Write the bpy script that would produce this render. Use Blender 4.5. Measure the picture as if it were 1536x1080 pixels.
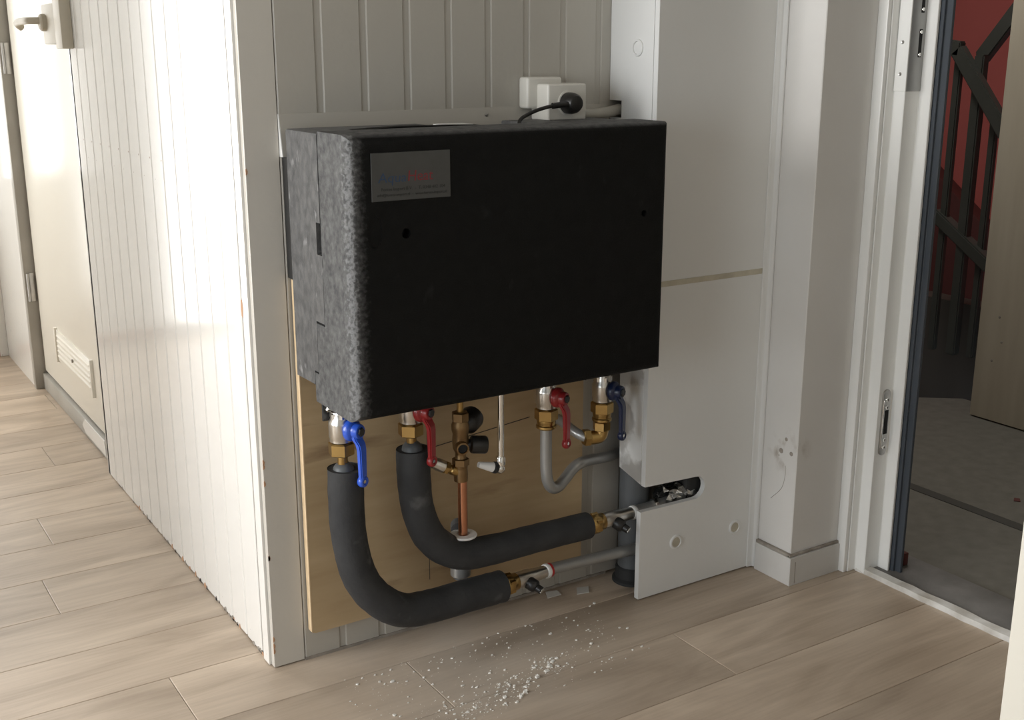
import bpy, bmesh, math, random
from mathutils import Vector, Matrix, Euler
for o in list(bpy.data.objects):
    bpy.data.objects.remove(o)
S = bpy.context.scene
COL = S.collection
random.seed(7)
# ------------------------------------------------------------------ camera, light, exposure
cam_d = bpy.data.cameras.new('camera'); cam_d.sensor_width = 36; cam_d.lens = 40.872
cam_d.clip_start = .02
cam = bpy.data.objects.new('camera', cam_d); COL.objects.link(cam)
yaw, pitch = math.radians(32.395), math.radians(15.031)
fw = Vector((math.sin(yaw)*math.cos(pitch), math.cos(yaw)*math.cos(pitch), -math.sin(pitch)))
rt = Vector((math.cos(yaw), -math.sin(yaw), 0)); up = rt.cross(fw)
cm = Matrix((rt, up, -fw)).transposed().to_4x4(); cm.translation = (-.6274, -1.7641, 1.05)
cam.matrix_world = cm
S.camera = cam

W = bpy.data.worlds.new('world'); S.world = W; W.use_nodes = True
W.node_tree.nodes['Background'].inputs[0].default_value = (.75, .86, 1, 1)
W.node_tree.nodes['Background'].inputs[1].default_value = 1.0

def area(name, loc, direction, sx, sy, power, col):
    d = bpy.data.lights.new(name, 'AREA'); d.shape = 'RECTANGLE'; d.size = sx; d.size_y = sy
    d.energy = power; d.color = col
    o = bpy.data.objects.new(name, d); COL.objects.link(o)
    o.location = loc; o.rotation_euler = Vector(direction).to_track_quat('-Z', 'Y').to_euler()
    return o
# daylight in the hall window (window_1) and the glazed door at the corridor's end (window_2); the rest is added fill
area('daylight_hall_window', (-2.37, .15, 1.20), (1, 0, 0), .78, 1.4, 50, (1, .99, .97))
area('daylight_corridor_glazing', (-.80, 2.51, 1.08), (0, -1, 0), .34, 2.05, 17, (1, .985, .95))
area('fill_corridor_sidelight', (-.165, 2.545, 1.35), (0, -1, 0), .20, 1.46, 5.0, (1, .985, .95))  # added out of view to brighten the corridor door
area('fill_hall_side_window', (-2.37, -1.35, 1.0), (1, 0, 0), .9, 1.3, 21, (.88, .95, 1))  # added fill for boxing, pier and the floor at right
area('fill_stairwell', (1.75, .5, 2.36), (0, 0, -1), .5, .5, 13, (1, .98, .93))  # added to lift the dark stairwell

vs = S.view_settings
vs.view_transform = 'Standard'; vs.look = 'None'; vs.gamma = 1; vs.use_curve_mapping = False
vs.exposure = 0.0

# ------------------------------------------------------------------ materials
MATS = {}
def mat(name, col, rough=.5, metal=0, col2=None, nscale=6, amount=.5, bump=0, bscale=60, spec=.5, coords='Object', stretch=None, detail=4, coat=0):
    m = bpy.data.materials.new(name); m.use_nodes = True; MATS[name] = m
    nt = m.node_tree; b = nt.nodes['Principled BSDF']
    b.inputs['Base Color'].default_value = (*col, 1)
    b.inputs['Roughness'].default_value = rough; b.inputs['Metallic'].default_value = metal
    b.inputs['Specular IOR Level'].default_value = spec
    b.inputs['Coat Weight'].default_value = coat
    tc = nt.nodes.new('ShaderNodeTexCoord'); vec = tc.outputs[coords]
    if stretch:
        mp = nt.nodes.new('ShaderNodeMapping'); mp.inputs['Scale'].default_value = stretch
        nt.links.new(vec, mp.inputs[0]); vec = mp.outputs[0]
    if col2 is not None:
        n = nt.nodes.new('ShaderNodeTexNoise'); n.inputs['Scale'].default_value = nscale; n.inputs['Detail'].default_value = detail
        nt.links.new(vec, n.inputs['Vector'])
        r = nt.nodes.new('ShaderNodeValToRGB')
        r.color_ramp.elements[0].position = .5-amount/2; r.color_ramp.elements[1].position = .5+amount/2
        r.color_ramp.elements[0].color = (*col, 1); r.color_ramp.elements[1].color = (*col2, 1)
        nt.links.new(n.outputs['Fac'], r.inputs[0]); nt.links.new(r.outputs[0], b.inputs['Base Color'])
    if bump:
        n2 = nt.nodes.new('ShaderNodeTexNoise'); n2.inputs['Scale'].default_value = bscale; n2.inputs['Detail'].default_value = 3
        nt.links.new(vec, n2.inputs['Vector'])
        bp = nt.nodes.new('ShaderNodeBump'); bp.inputs['Strength'].default_value = bump; bp.inputs['Distance'].default_value = .002
        nt.links.new(n2.outputs['Fac'], bp.inputs['Height']); nt.links.new(bp.outputs[0], b.inputs['Normal'])
    return m
def mix_spots(m, col, scale, lo, hi, stretch=(1, 1, 1), mask=None):
    """mix a second colour where a noise lies above a threshold; mask = (centre, radius) limits it to a place on the thing"""
    nt = m.node_tree; b = nt.nodes['Principled BSDF']; inp = b.inputs['Base Color']
    tc = nt.nodes.new('ShaderNodeTexCoord'); mp = nt.nodes.new('ShaderNodeMapping'); mp.inputs['Scale'].default_value = stretch
    nt.links.new(tc.outputs['Object'], mp.inputs[0])
    n = nt.nodes.new('ShaderNodeTexNoise'); n.inputs['Scale'].default_value = scale; n.inputs['Detail'].default_value = 5
    nt.links.new(mp.outputs[0], n.inputs['Vector'])
    mr = nt.nodes.new('ShaderNodeMapRange'); mr.inputs[1].default_value = lo; mr.inputs[2].default_value = hi
    nt.links.new(n.outputs['Fac'], mr.inputs[0]); fac = mr.outputs[0]
    if mask:
        ds = nt.nodes.new('ShaderNodeVectorMath'); ds.operation = 'DISTANCE'; ds.inputs[1].default_value = mask[0]
        nt.links.new(tc.outputs['Object'], ds.inputs[0])
        m2 = nt.nodes.new('ShaderNodeMapRange'); m2.inputs[1].default_value = mask[1]; m2.inputs[2].default_value = mask[1]*.3
        nt.links.new(ds.outputs['Value'], m2.inputs[0])
        mu = nt.nodes.new('ShaderNodeMath'); mu.operation = 'MULTIPLY'
        nt.links.new(fac, mu.inputs[0]); nt.links.new(m2.outputs[0], mu.inputs[1]); fac = mu.outputs[0]
    mx = nt.nodes.new('ShaderNodeMix'); mx.data_type = 'RGBA'
    nt.links.new(fac, mx.inputs['Factor'])
    if inp.is_linked:
        nt.links.new(inp.links[0].from_socket, mx.inputs['A'])
    else:
        mx.inputs['A'].default_value = inp.default_value
    mx.inputs['B'].default_value = (*col, 1)
    nt.links.new(mx.outputs['Result'], inp)

mat('post_paint_lit', (.60, .57, .515), .30, col2=(.65, .62, .56), nscale=3, bump=.12, bscale=90)  # lighter copy of the panel paint; floor bounce put into the colour
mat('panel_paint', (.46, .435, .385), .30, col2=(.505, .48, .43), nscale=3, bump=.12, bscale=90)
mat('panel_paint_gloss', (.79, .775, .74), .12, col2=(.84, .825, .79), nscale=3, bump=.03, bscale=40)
mix_spots(MATS['panel_paint_gloss'], (.25, .18, .13), 60, .72, .76)
mat('casing_paint', (.74, .74, .725), .42, col2=(.78, .78, .765), nscale=4, bump=.10, bscale=120)
mat('casing_side_paint', (.80, .80, .78), .40, bump=.10, bscale=120)
mix_spots(MATS['casing_side_paint'], (.50, .485, .46), 9, .48, .53)
mat('pier_paint', (.69, .67, .64), .40, col2=(.75, .735, .71), nscale=5, bump=.12, bscale=100)
mix_spots(MATS['pier_paint'], (.36, .31, .26), 30, .52, .66, (1, 1, .6), ((1.003, -.21, .275), .055))
mat('frame_paint', (.86, .86, .835), .28, col2=(.89, .89, .87), nscale=6, bump=.1, bscale=80)
mat('skirting_paint', (.68, .67, .65), .4, col2=(.60, .58, .55), nscale=10, bump=.15, bscale=80)
mat('dirt', (.22, .19, .16), .9, col2=(.42, .38, .33), nscale=40, bump=.4, bscale=90)
mat('caulk', (.62, .58, .47), .7, col2=(.44, .40, .31), nscale=30, bump=.3, bscale=90)
mat('room_paint', (.73, .725, .71), .7, col2=(.76, .755, .74), nscale=3)
mat('ceiling_paint_darkened', (.34, .31, .27), .8, col2=(.38, .35, .31), nscale=3)  # unseen ceiling, kept dark to hold back bounce on the upper walls
mat('door_cream', (.82, .78, .69), .34, col2=(.83, .79, .70), nscale=3, bump=.05, bscale=20)
mat('door_grey', (.34, .32, .28), .5, col2=(.42, .40, .36), nscale=8)
mat('lock_cream', (.46, .41, .32), .5, col2=(.50, .45, .36), nscale=12)
mat('steel', (.55, .54, .52), .3, 1, col2=(.40, .39, .38), nscale=40)
mat('raw_wood', (.48, .26, .15), .7, col2=(.58, .36, .22), nscale=40)
mat('unit_foam', (.0065, .0065, .006), .7, col2=(.010, .010, .0095), nscale=40, amount=.6, bump=.55, bscale=420, spec=.12)
mix_spots(MATS['unit_foam'], (.018, .018, .018), 40, .64, .80, (1, 1, .6))
mat('unit_foam_lit_scuffed', (.075, .075, .076), .6, col2=(.17, .169, .166), nscale=75, amount=.5, bump=.5, bscale=420, spec=.3, stretch=(1, 1, .7), detail=7)  # paler shell: window light painted into the colour, along with scuffs
mix_spots(MATS['unit_foam_lit_scuffed'], (.32, .32, .32), 50, .64, .76, (1, 1, .6))
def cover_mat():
    # moulded foam cover: black; left flank painted paler for window light, and scuffed; top scuffed grey
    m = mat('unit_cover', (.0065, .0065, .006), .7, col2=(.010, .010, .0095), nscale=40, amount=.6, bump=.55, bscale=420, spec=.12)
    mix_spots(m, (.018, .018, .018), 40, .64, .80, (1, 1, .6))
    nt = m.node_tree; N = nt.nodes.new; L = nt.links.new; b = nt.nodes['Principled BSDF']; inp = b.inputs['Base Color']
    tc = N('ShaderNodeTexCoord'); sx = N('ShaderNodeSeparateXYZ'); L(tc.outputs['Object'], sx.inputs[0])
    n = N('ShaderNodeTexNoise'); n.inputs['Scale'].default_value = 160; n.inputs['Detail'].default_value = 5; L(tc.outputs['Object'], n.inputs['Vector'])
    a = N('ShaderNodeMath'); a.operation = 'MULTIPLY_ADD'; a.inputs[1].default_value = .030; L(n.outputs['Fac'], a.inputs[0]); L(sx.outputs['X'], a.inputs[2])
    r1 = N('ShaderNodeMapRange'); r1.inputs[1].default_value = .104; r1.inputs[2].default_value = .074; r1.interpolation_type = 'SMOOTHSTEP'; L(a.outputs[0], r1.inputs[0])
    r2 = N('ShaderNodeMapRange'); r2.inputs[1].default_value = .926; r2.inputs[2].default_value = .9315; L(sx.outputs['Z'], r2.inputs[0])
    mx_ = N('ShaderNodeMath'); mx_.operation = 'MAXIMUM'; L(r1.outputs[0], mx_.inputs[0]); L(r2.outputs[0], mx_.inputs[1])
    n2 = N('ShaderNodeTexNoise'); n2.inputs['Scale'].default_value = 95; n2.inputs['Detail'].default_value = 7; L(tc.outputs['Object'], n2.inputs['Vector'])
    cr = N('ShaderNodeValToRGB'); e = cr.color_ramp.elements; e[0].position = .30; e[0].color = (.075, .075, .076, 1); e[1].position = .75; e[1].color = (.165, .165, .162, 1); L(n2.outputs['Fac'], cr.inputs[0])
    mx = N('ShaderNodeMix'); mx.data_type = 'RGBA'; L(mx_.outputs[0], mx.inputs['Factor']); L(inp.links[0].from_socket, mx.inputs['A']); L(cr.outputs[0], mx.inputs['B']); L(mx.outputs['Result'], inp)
    # front arris palest: a rubbed edge with its lit highlight painted in
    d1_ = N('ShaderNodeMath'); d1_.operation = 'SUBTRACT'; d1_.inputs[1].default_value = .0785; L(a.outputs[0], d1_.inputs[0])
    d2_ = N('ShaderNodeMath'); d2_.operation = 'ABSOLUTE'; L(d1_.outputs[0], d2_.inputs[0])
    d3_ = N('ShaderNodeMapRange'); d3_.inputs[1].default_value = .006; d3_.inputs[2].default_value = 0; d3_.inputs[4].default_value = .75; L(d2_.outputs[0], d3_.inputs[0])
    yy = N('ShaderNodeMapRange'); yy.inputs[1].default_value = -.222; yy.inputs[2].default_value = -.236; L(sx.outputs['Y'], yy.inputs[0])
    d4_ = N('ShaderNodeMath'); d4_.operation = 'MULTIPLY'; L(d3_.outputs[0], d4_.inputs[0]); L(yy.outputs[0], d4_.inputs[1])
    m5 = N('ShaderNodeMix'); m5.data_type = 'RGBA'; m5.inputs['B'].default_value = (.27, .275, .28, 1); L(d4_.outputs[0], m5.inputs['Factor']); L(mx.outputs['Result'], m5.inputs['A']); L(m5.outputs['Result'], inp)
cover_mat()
mat('unit_hole', (.008, .008, .008), .8, bump=.2)
mat('label_foil', (.052, .053, .050), .5, .0, col2=(.062, .063, .060), nscale=50)
mat('label_blue', (.018, .045, .10), .5, bump=.02)
mat('label_red', (.19, .016, .022), .5, bump=.02)
mat('label_black', (.012, .012, .012), .5, bump=.02)
mat('foam_tube', (.030, .031, .033), .7, col2=(.048, .049, .051), nscale=25, bump=.35, bscale=160, spec=.3)
mix_spots(MATS['foam_tube'], (.12, .12, .12), 18, .66, .80)
mat('plywood', (.46, .33, .185), .55, col2=(.56, .42, .25), nscale=5, stretch=(1.2, 1, 9), detail=8, bump=.1, bscale=30)
mix_spots(MATS['plywood'], (.30, .20, .11), 3.2, .60, .72, (1, 1, 7))
mat('plywood_edge', (.80, .62, .40), .7, col2=(.68, .50, .30), nscale=60)
mat('nickel', (.62, .60, .56), .28, 1, col2=(.70, .68, .64), nscale=20, bump=.05, bscale=80)
mat('brass', (.50, .34, .13), .30, 1, col2=(.40, .26, .10), nscale=30, bump=.05, bscale=80)
mat('old_brass', (.30, .20, .10), .42, 1, col2=(.22, .14, .07), nscale=30, bump=.1, bscale=80)
mat('copper', (.66, .30, .17), .30, 1, col2=(.50, .24, .15), nscale=25)
mat('chrome', (.80, .79, .76), .10, 1, bump=.02)
mat('grey_pipe', (.34, .34, .33), .32, .55, col2=(.40, .40, .39), nscale=20)
mat('blue_lever', (.03, .105, .60), .30, bump=.08, bscale=100, coat=.2)
mat('navy_lever', (.008, .017, .06), .35, bump=.08, bscale=100, coat=.2)
mat('red_lever', (.29, .018, .02), .32, bump=.08, bscale=100, coat=.2)
mat('black_plastic', (.014, .013, .012), .38, bump=.05, bscale=120)
mat('black_metal', (.022, .022, .022), .45, bump=.1, bscale=120)
mat('white_plastic', (.74, .72, .66), .35, bump=.02, bscale=60)
mat('bright_plastic', (.82, .82, .80), .3, bump=.02, bscale=60)
mat('red_plastic', (.45, .03, .03), .4, bump=.02)
mat('conduit_grey', (.40, .38, .33), .45, col2=(.45, .43, .38), nscale=30)
mat('drain_grey', (.085, .092, .097), .45, col2=(.11, .117, .122), nscale=20)
mat('rubber', (.022, .022, .022), .7, bump=.2)
mat('foil', (.55, .55, .54), .18, 1, bump=.9, bscale=150)
mat('plaster', (.80, .78, .73), .9, bump=.3, bscale=300)
mat('paper_scrap', (.62, .60, .56), .8, bump=.1)
mat('frame_dark', (.045, .055, .068), .45, col2=(.06, .07, .085), nscale=10)
mat('threshold_stone', (.12, .115, .11), .6, col2=(.22, .21, .20), nscale=14, bump=.4, bscale=60)
mat('threshold_white', (.74, .73, .70), .4, col2=(.50, .47, .42), nscale=22, amount=.3, bump=.3, bscale=80)
mat('landing_stone', (.125, .117, .098), .75, col2=(.17, .16, .137), nscale=30, bump=.2, bscale=200)
mat('landing_strip', (.055, .052, .045), .7, bump=.1)
mat('stair_red', (.52, .12, .105), .7, col2=(.56, .135, .12), nscale=6)
mat('stair_plaster', (.42, .41, .38), .8, col2=(.46, .45, .42), nscale=6)
mat('stair_red_dark', (.09, .022, .02), .7, col2=(.12, .03, .025), nscale=6)
mat('stair_brown', (.045, .036, .028), .7, col2=(.06, .05, .04), nscale=6)
mat('banister_paint', (.045, .047, .04), .5, col2=(.055, .057, .05), nscale=10)
mat('door_board', (.66, .60, .49), .6, col2=(.55, .49, .39), nscale=3, stretch=(1, 8, .8), detail=6)
mat('leaf_cream', (.80, .77, .68), .4, col2=(.83, .80, .72), nscale=4)

def plank_mat():
    m = bpy.data.materials.new('oak_vinyl'); m.use_nodes = True; MATS['oak_vinyl'] = m
    nt = m.node_tree; b = nt.nodes['Principled BSDF']; N = nt.nodes.new; L = nt.links.new
    b.inputs['Roughness'].default_value = .42; b.inputs['Specular IOR Level'].default_value = .4
    tc = N('ShaderNodeTexCoord'); oi = N('ShaderNodeObjectInfo')
    mu = N('ShaderNodeMath'); mu.operation = 'MULTIPLY'; mu.inputs[1].default_value = 37; L(oi.outputs['Random'], mu.inputs[0])
    ad = N('ShaderNodeVectorMath'); ad.operation = 'ADD'; L(tc.outputs['Object'], ad.inputs[0]); L(mu.outputs[0], ad.inputs[1])
    mp = N('ShaderNodeMapping'); mp.inputs['Scale'].default_value = (1.5, 7, 1); L(ad.outputs[0], mp.inputs[0])
    n1 = N('ShaderNodeTexNoise'); n1.inputs['Scale'].default_value = 1.5; n1.inputs['Detail'].default_value = 7; n1.inputs['Distortion'].default_value = 1.2; L(mp.outputs[0], n1.inputs['Vector'])
    mp2 = N('ShaderNodeMapping'); mp2.inputs['Scale'].default_value = (4, 90, 1); L(ad.outputs[0], mp2.inputs[0])
    n2 = N('ShaderNodeTexNoise'); n2.inputs['Scale'].default_value = 2; n2.inputs['Detail'].default_value = 4; L(mp2.outputs[0], n2.inputs['Vector'])
    r = N('ShaderNodeValToRGB'); e = r.color_ramp.elements
    e[0].position = .30; e[0].color = (.40, .315, .235, 1); e[1].position = .68; e[1].color = (.61, .50, .39, 1)
    k = e.new(.5); k.color = (.515, .415, .32, 1); L(n1.outputs['Fac'], r.inputs[0])
    mx = N('ShaderNodeMix'); mx.data_type = 'RGBA'; mx.blend_type = 'MULTIPLY'; mx.inputs['Factor'].default_value = .2
    r2 = N('ShaderNodeValToRGB'); r2.color_ramp.elements[0].position = .35; r2.color_ramp.elements[0].color = (.62, .6, .58, 1)
    r2.color_ramp.elements[1].position = .6; L(n2.outputs['Fac'], r2.inputs[0])
    L(r.outputs[0], mx.inputs['A']); L(r2.outputs[0], mx.inputs['B'])
    hs = N('ShaderNodeHueSaturation'); mr = N('ShaderNodeMapRange'); mr.inputs[3].default_value = .90; mr.inputs[4].default_value = 1.10
    L(oi.outputs['Random'], mr.inputs[0]); L(mr.outputs[0], hs.inputs['Value']); L(mx.outputs['Result'], hs.inputs['Color'])
    # plaster dust trodden over the boards below the unit
    ge = N('ShaderNodeNewGeometry'); ds = N('ShaderNodeVectorMath'); ds.operation = 'DISTANCE'; ds.inputs[1].default_value = (.28, -.16, 0)
    L(ge.outputs['Position'], ds.inputs[0])
    m2 = N('ShaderNodeMapRange'); m2.inputs[1].default_value = .34; m2.inputs[2].default_value = .08; m2.inputs[3].default_value = 0; m2.inputs[4].default_value = .55
    L(ds.outputs['Value'], m2.inputs[0])
    n3 = N('ShaderNodeTexNoise'); n3.inputs['Scale'].default_value = 9; n3.inputs['Detail'].default_value = 6; L(ge.outputs['Position'], n3.inputs['Vector'])
    m3 = N('ShaderNodeMath'); m3.operation = 'MULTIPLY'; L(m2.outputs[0], m3.inputs[0]); L(n3.outputs['Fac'], m3.inputs[1])
    mx2 = N('ShaderNodeMix'); mx2.data_type = 'RGBA'; mx2.inputs['B'].default_value = (.52, .49, .45, 1)
    L(m3.outputs[0], mx2.inputs['Factor']); L(hs.outputs[0], mx2.inputs['A']); L(mx2.outputs['Result'], b.inputs['Base Color'])
    bp = N('ShaderNodeBump'); bp.inputs['Strength'].default_value = .15; bp.inputs['Distance'].default_value = .001
    L(n2.outputs['Fac'], bp.inputs['Height']); L(bp.outputs[0], b.inputs['Normal'])
plank_mat()

# ------------------------------------------------------------------ builders
def link(name, me, m, parent=None, smooth=False):
    if m: me.materials.append(MATS[m])
    if smooth:
        for p in me.polygons: p.use_smooth = True
    o = bpy.data.objects.new(name, me); COL.objects.link(o)
    if parent:
        o.parent = parent; o.matrix_parent_inverse = base_inv(parent)
    return o
def base_inv(p):
    # things are Empties at their base; parts are built in world coordinates and sit at the origin
    return Matrix.Translation(-p.location) if p.parent is None else Matrix.Identity(4)
def finish(bm, name, m, parent=None, smooth=False, auto=None):
    bmesh.ops.recalc_face_normals(bm, faces=bm.faces)
    me = bpy.data.meshes.new(name); bm.to_mesh(me); bm.free()
    o = link(name, me, m, parent, smooth)
    if auto is not None:
        for p in me.polygons: p.use_smooth = True
        ang = math.radians(auto)
        b2 = bmesh.new(); b2.from_mesh(me)
        for e in b2.edges:
            if len(e.link_faces) == 2 and e.calc_face_angle(0) > ang: e.smooth = False
        b2.to_mesh(me); b2.free()
    return o
def thing(name, loc, label=None, cat=None, group=None, kind=None):
    o = bpy.data.objects.new(name, None); COL.objects.link(o); o.location = loc; o.empty_display_size = .05
    tag(o, label, cat, group, kind); return o
def tag(o, label=None, cat=None, group=None, kind=None):
    if label: o['label'] = label
    if cat: o['category'] = cat
    if group: o['group'] = group
    if kind: o['kind'] = kind
    return o
def bm_box(bm, x0, x1, y0, y1, z0, z1, bev=0, seg=2):
    r = bmesh.ops.create_cube(bm, size=1)
    for v in r['verts']:
        v.co = Vector(((x0+x1)/2+v.co.x*(x1-x0), (y0+y1)/2+v.co.y*(y1-y0), (z0+z1)/2+v.co.z*(z1-z0)))
    if bev:
        es = {e for v in r['verts'] for e in v.link_edges}
        bmesh.ops.bevel(bm, geom=list(es), offset=bev, segments=seg, affect='EDGES', profile=.5)
def box(name, x0, x1, y0, y1, z0, z1, m, parent=None, bev=0, seg=2):
    bm = bmesh.new(); bm_box(bm, min(x0, x1), max(x0, x1), min(y0, y1), max(y0, y1), min(z0, z1), max(z0, z1), bev, seg)
    return finish(bm, name, m, parent, auto=35 if bev else None)
def prism(name, poly, axis, a, b, m, parent=None, bev=0, seg=2):
    """polygon given in the other two axes (in x,y,z order), extruded along axis from a to b"""
    bm = bmesh.new()
    def P(u, v, w):
        return {'x': (w, u, v), 'y': (u, w, v), 'z': (u, v, w)}[axis]
    n = len(poly)
    A = [bm.verts.new(P(u, v, a)) for u, v in poly]; B = [bm.verts.new(P(u, v, b)) for u, v in poly]
    bm.faces.new(A); bm.faces.new(B[::-1])
    for i in range(n): bm.faces.new((A[i], A[(i+1) % n], B[(i+1) % n], B[i]))
    bmesh.ops.recalc_face_normals(bm, faces=bm.faces)
    if bev: bmesh.ops.bevel(bm, geom=list(bm.edges), offset=bev, segments=seg, affect='EDGES', profile=.5, clamp_overlap=True)
    return finish(bm, name, m, parent, auto=35)
def frame_of(d):
    d = Vector(d).normalized(); r = d.cross(Vector((0, 0, 1)))
    if r.length < 1e-4: r = Vector((1, 0, 0))
    r.normalize(); return d, r, d.cross(r)
def bm_lathe(bm, prof, o, d, seg=20, rot=0):
    """prof = [(radius, distance along d)], closed at both ends"""
    d, r, u = frame_of(d); o = Vector(o); rings = []
    for rad, h in prof:
        rings.append([bm.verts.new(o+d*h+(r*math.cos(rot+2*math.pi*i/seg)+u*math.sin(rot+2*math.pi*i/seg))*max(rad, 1e-5)) for i in range(seg)])
    for a, b in zip(rings, rings[1:]):
        for i in range(seg): bm.faces.new((a[i], a[(i+1) % seg], b[(i+1) % seg], b[i]))
    bm.faces.new(rings[0]); bm.faces.new(rings[-1][::-1])
def lathe(name, prof, o, d, m, parent=None, seg=20, rot=0, auto=35):
    bm = bmesh.new(); bm_lathe(bm, prof, o, d, seg, rot)
    return finish(bm, name, m, parent, auto=auto)
def hexnut(name, o, d, r, h, m, parent=None, rot=0, ch=.0015):
    """hexagonal nut with chamfered rims"""
    return lathe(name, [(r*.86, 0), (r, ch), (r, h-ch), (r*.86, h)], o, d, m, parent, seg=6, rot=rot, auto=25)
def catmull(pts, n=8):
    P = [Vector(p) for p in pts]; P = [2*P[0]-P[1]]+P+[2*P[-1]-P[-2]]; out = []
    for i in range(1, len(P)-2):
        for k in range(n):
            t = k/n; a, b, c, d = P[i-1], P[i], P[i+1], P[i+2]
            out.append(.5*((2*b)+(c-a)*t+(2*a-5*b+4*c-d)*t*t+(3*b-a-3*c+d)*t**3))
    out.append(P[-2]); return out
def tube(name, pts, rad, m, parent=None, seg=16, n=8, smooth_path=True, wob=0, hollow=0):
    path = catmull(pts, n) if smooth_path else [Vector(p) for p in pts]
    bm = bmesh.new(); rings = []; nrm = None
    rng = random.Random(len(pts)*7+len(name))
    for i, p in enumerate(path):
        t = (path[min(i+1, len(path)-1)]-path[max(i-1, 0)]).normalized()
        if nrm is None:
            nrm = t.orthogonal().normalized()
        nrm = (nrm-t*nrm.dot(t)).normalized(); bi = t.cross(nrm)
        R = rad(i/(len(path)-1)) if callable(rad) else rad
        R *= 1+wob*(rng.random()-.5)
        rings.append([bm.verts.new(p+(nrm*math.cos(2*math.pi*k/seg)+bi*math.sin(2*math.pi*k/seg))*R) for k in range(seg)])
    for a, b in zip(rings, rings[1:]):
        for k in range(seg): bm.faces.new((a[k], a[(k+1) % seg], b[(k+1) % seg], b[k]))
    for ring, nx in ((rings[0], 1), (rings[-1], -1)):
        f = bm.faces.new(ring)
        if hollow:
            r2 = bmesh.ops.inset_region(bm, faces=[f], thickness=hollow)
            bmesh.ops.translate(bm, verts=f.verts, vec=((path[1]-path[0]) if nx == 1 else (path[-2]-path[-1])).normalized()*.0012)
    return finish(bm, name, m, parent, auto=40)
def text(name, body, size, loc, m, parent, align='LEFT', width=None, shear=0):
    cu = bpy.data.curves.new(name, 'FONT'); cu.body = body; cu.size = size; cu.align_x = align; cu.extrude = .00012; cu.shear = shear
    cu.resolution_u = 2
    o = bpy.data.objects.new(name, cu); COL.objects.link(o)
    dg = bpy.context.evaluated_depsgraph_get(); dg.update()
    me = bpy.data.meshes.new_from_object(o.evaluated_get(dg)); bpy.data.objects.remove(o)
    xs = [v.co.x for v in me.vertices]; s = width/(max(xs)-min(xs)) if width else 1
    mw = Matrix.Translation(loc) @ Matrix.Rotation(math.radians(90), 4, 'X') @ Matrix.Diagonal((s, 1, 1, 1))
    me.transform(mw); me.materials.clear(); me.name = name
    return link(name, me, m, parent)
def structure(o, label=None):
    o['kind'] = 'structure'
    if label: o['label'] = label
    return o

# ================================================================== the setting
CEIL = 2.42
# ---- floor: vinyl planks on a screed
floor = structure(box('floor', -2.4, 1.19, -3.2, 2.62, -.06, -.005, 'threshold_stone'), 'floor of oak-look planks running along the unit wall')
ends = {0: -.165, 1: .35, 2: -.62, 3: -.272+1.2, 4: .1, -1: .205, -2: .67, -3: .02, -4: .52}
k = 0
seam0, pw = -.102, .1725
rows = range(-18, 16)
for r in rows:
    y0 = seam0+r*pw; y1 = y0+pw
    if r == 3: e0 = -.272
    else: e0 = ends.get(r, (r*.437) % 1.2)
    x = e0-1.2*math.ceil((e0+2.4)/1.2)
    while x < 1.19:
        a, b = max(x, -2.4), min(x+1.2, 1.19)
        if b-a > .02 and y1 > -3.2 and y0 < 2.6:
            cx, cy = (a+b)/2, (y0+y1)/2
            bm = bmesh.new(); hx, hy, g, c = (b-a)/2, pw/2, .0004, .0012
            lo = [bm.verts.new(p) for p in ((-hx+g, -hy+g, -.005), (hx-g, -hy+g, -.005), (hx-g, hy-g, -.005), (-hx+g, hy-g, -.005))]
            mi = [bm.verts.new((v.co.x, v.co.y, -.0008)) for v in lo]
            tp = [bm.verts.new((v.co.x-math.copysign(c, v.co.x), v.co.y-math.copysign(c, v.co.y), 0)) for v in lo]
            for A, B in ((lo, mi), (mi, tp)):
                for i in range(4): bm.faces.new((A[i], A[(i+1) % 4], B[(i+1) % 4], B[i]))
            bm.faces.new(tp); bm.faces.new(lo[::-1])
            p = finish(bm, 'plank', 'oak_vinyl', floor); p.location = (cx, cy, 0)
        x += 1.2
structure(box('unseen_ceiling', -2.45, 1.35, -3.25, 2.66, CEIL, CEIL+.06, 'ceiling_paint_darkened'), 'unseen ceiling darkened to cut bounced light')

# ---- tongue and groove boards
def board_mesh(w, z0, z1, name, g=.012, dp=.0055):
    """one panel board: face w-.013 wide, then a 5 mm deep groove strip; built in x (width), y (depth 0 at face), z"""
    prof = [(0, min(.0016, dp)), (.0022, 0), (w-g-.0016, 0), (w-g, .0018), (w-g+.0008, dp), (w, dp), (w, .012), (0, .012)]
    bm = bmesh.new()
    A = [bm.verts.new((x, y, z0)) for x, y in prof]; B = [bm.verts.new((x, y, z1)) for x, y in prof]; n = len(prof)
    bm.faces.new(A[::-1]); bm.faces.new(B)
    for i in range(n): bm.faces.new((A[i], A[(i+1) % n], B[(i+1) % n], B[i]))
    bmesh.ops.recalc_face_normals(bm, faces=bm.faces)
    me = bpy.data.meshes.new(name); bm.to_mesh(me); bm.free(); return me
wall_back = structure(box('wall_back', .012, 1.28, .012, .11, 0, CEIL, 'room_paint'), 'white panelled wall behind the black unit')
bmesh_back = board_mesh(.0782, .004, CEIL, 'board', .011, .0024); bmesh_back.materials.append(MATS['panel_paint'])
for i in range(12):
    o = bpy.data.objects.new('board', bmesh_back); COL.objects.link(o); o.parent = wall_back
    o.location = (.0695+i*.0782-.0115, 0, 0)
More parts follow.
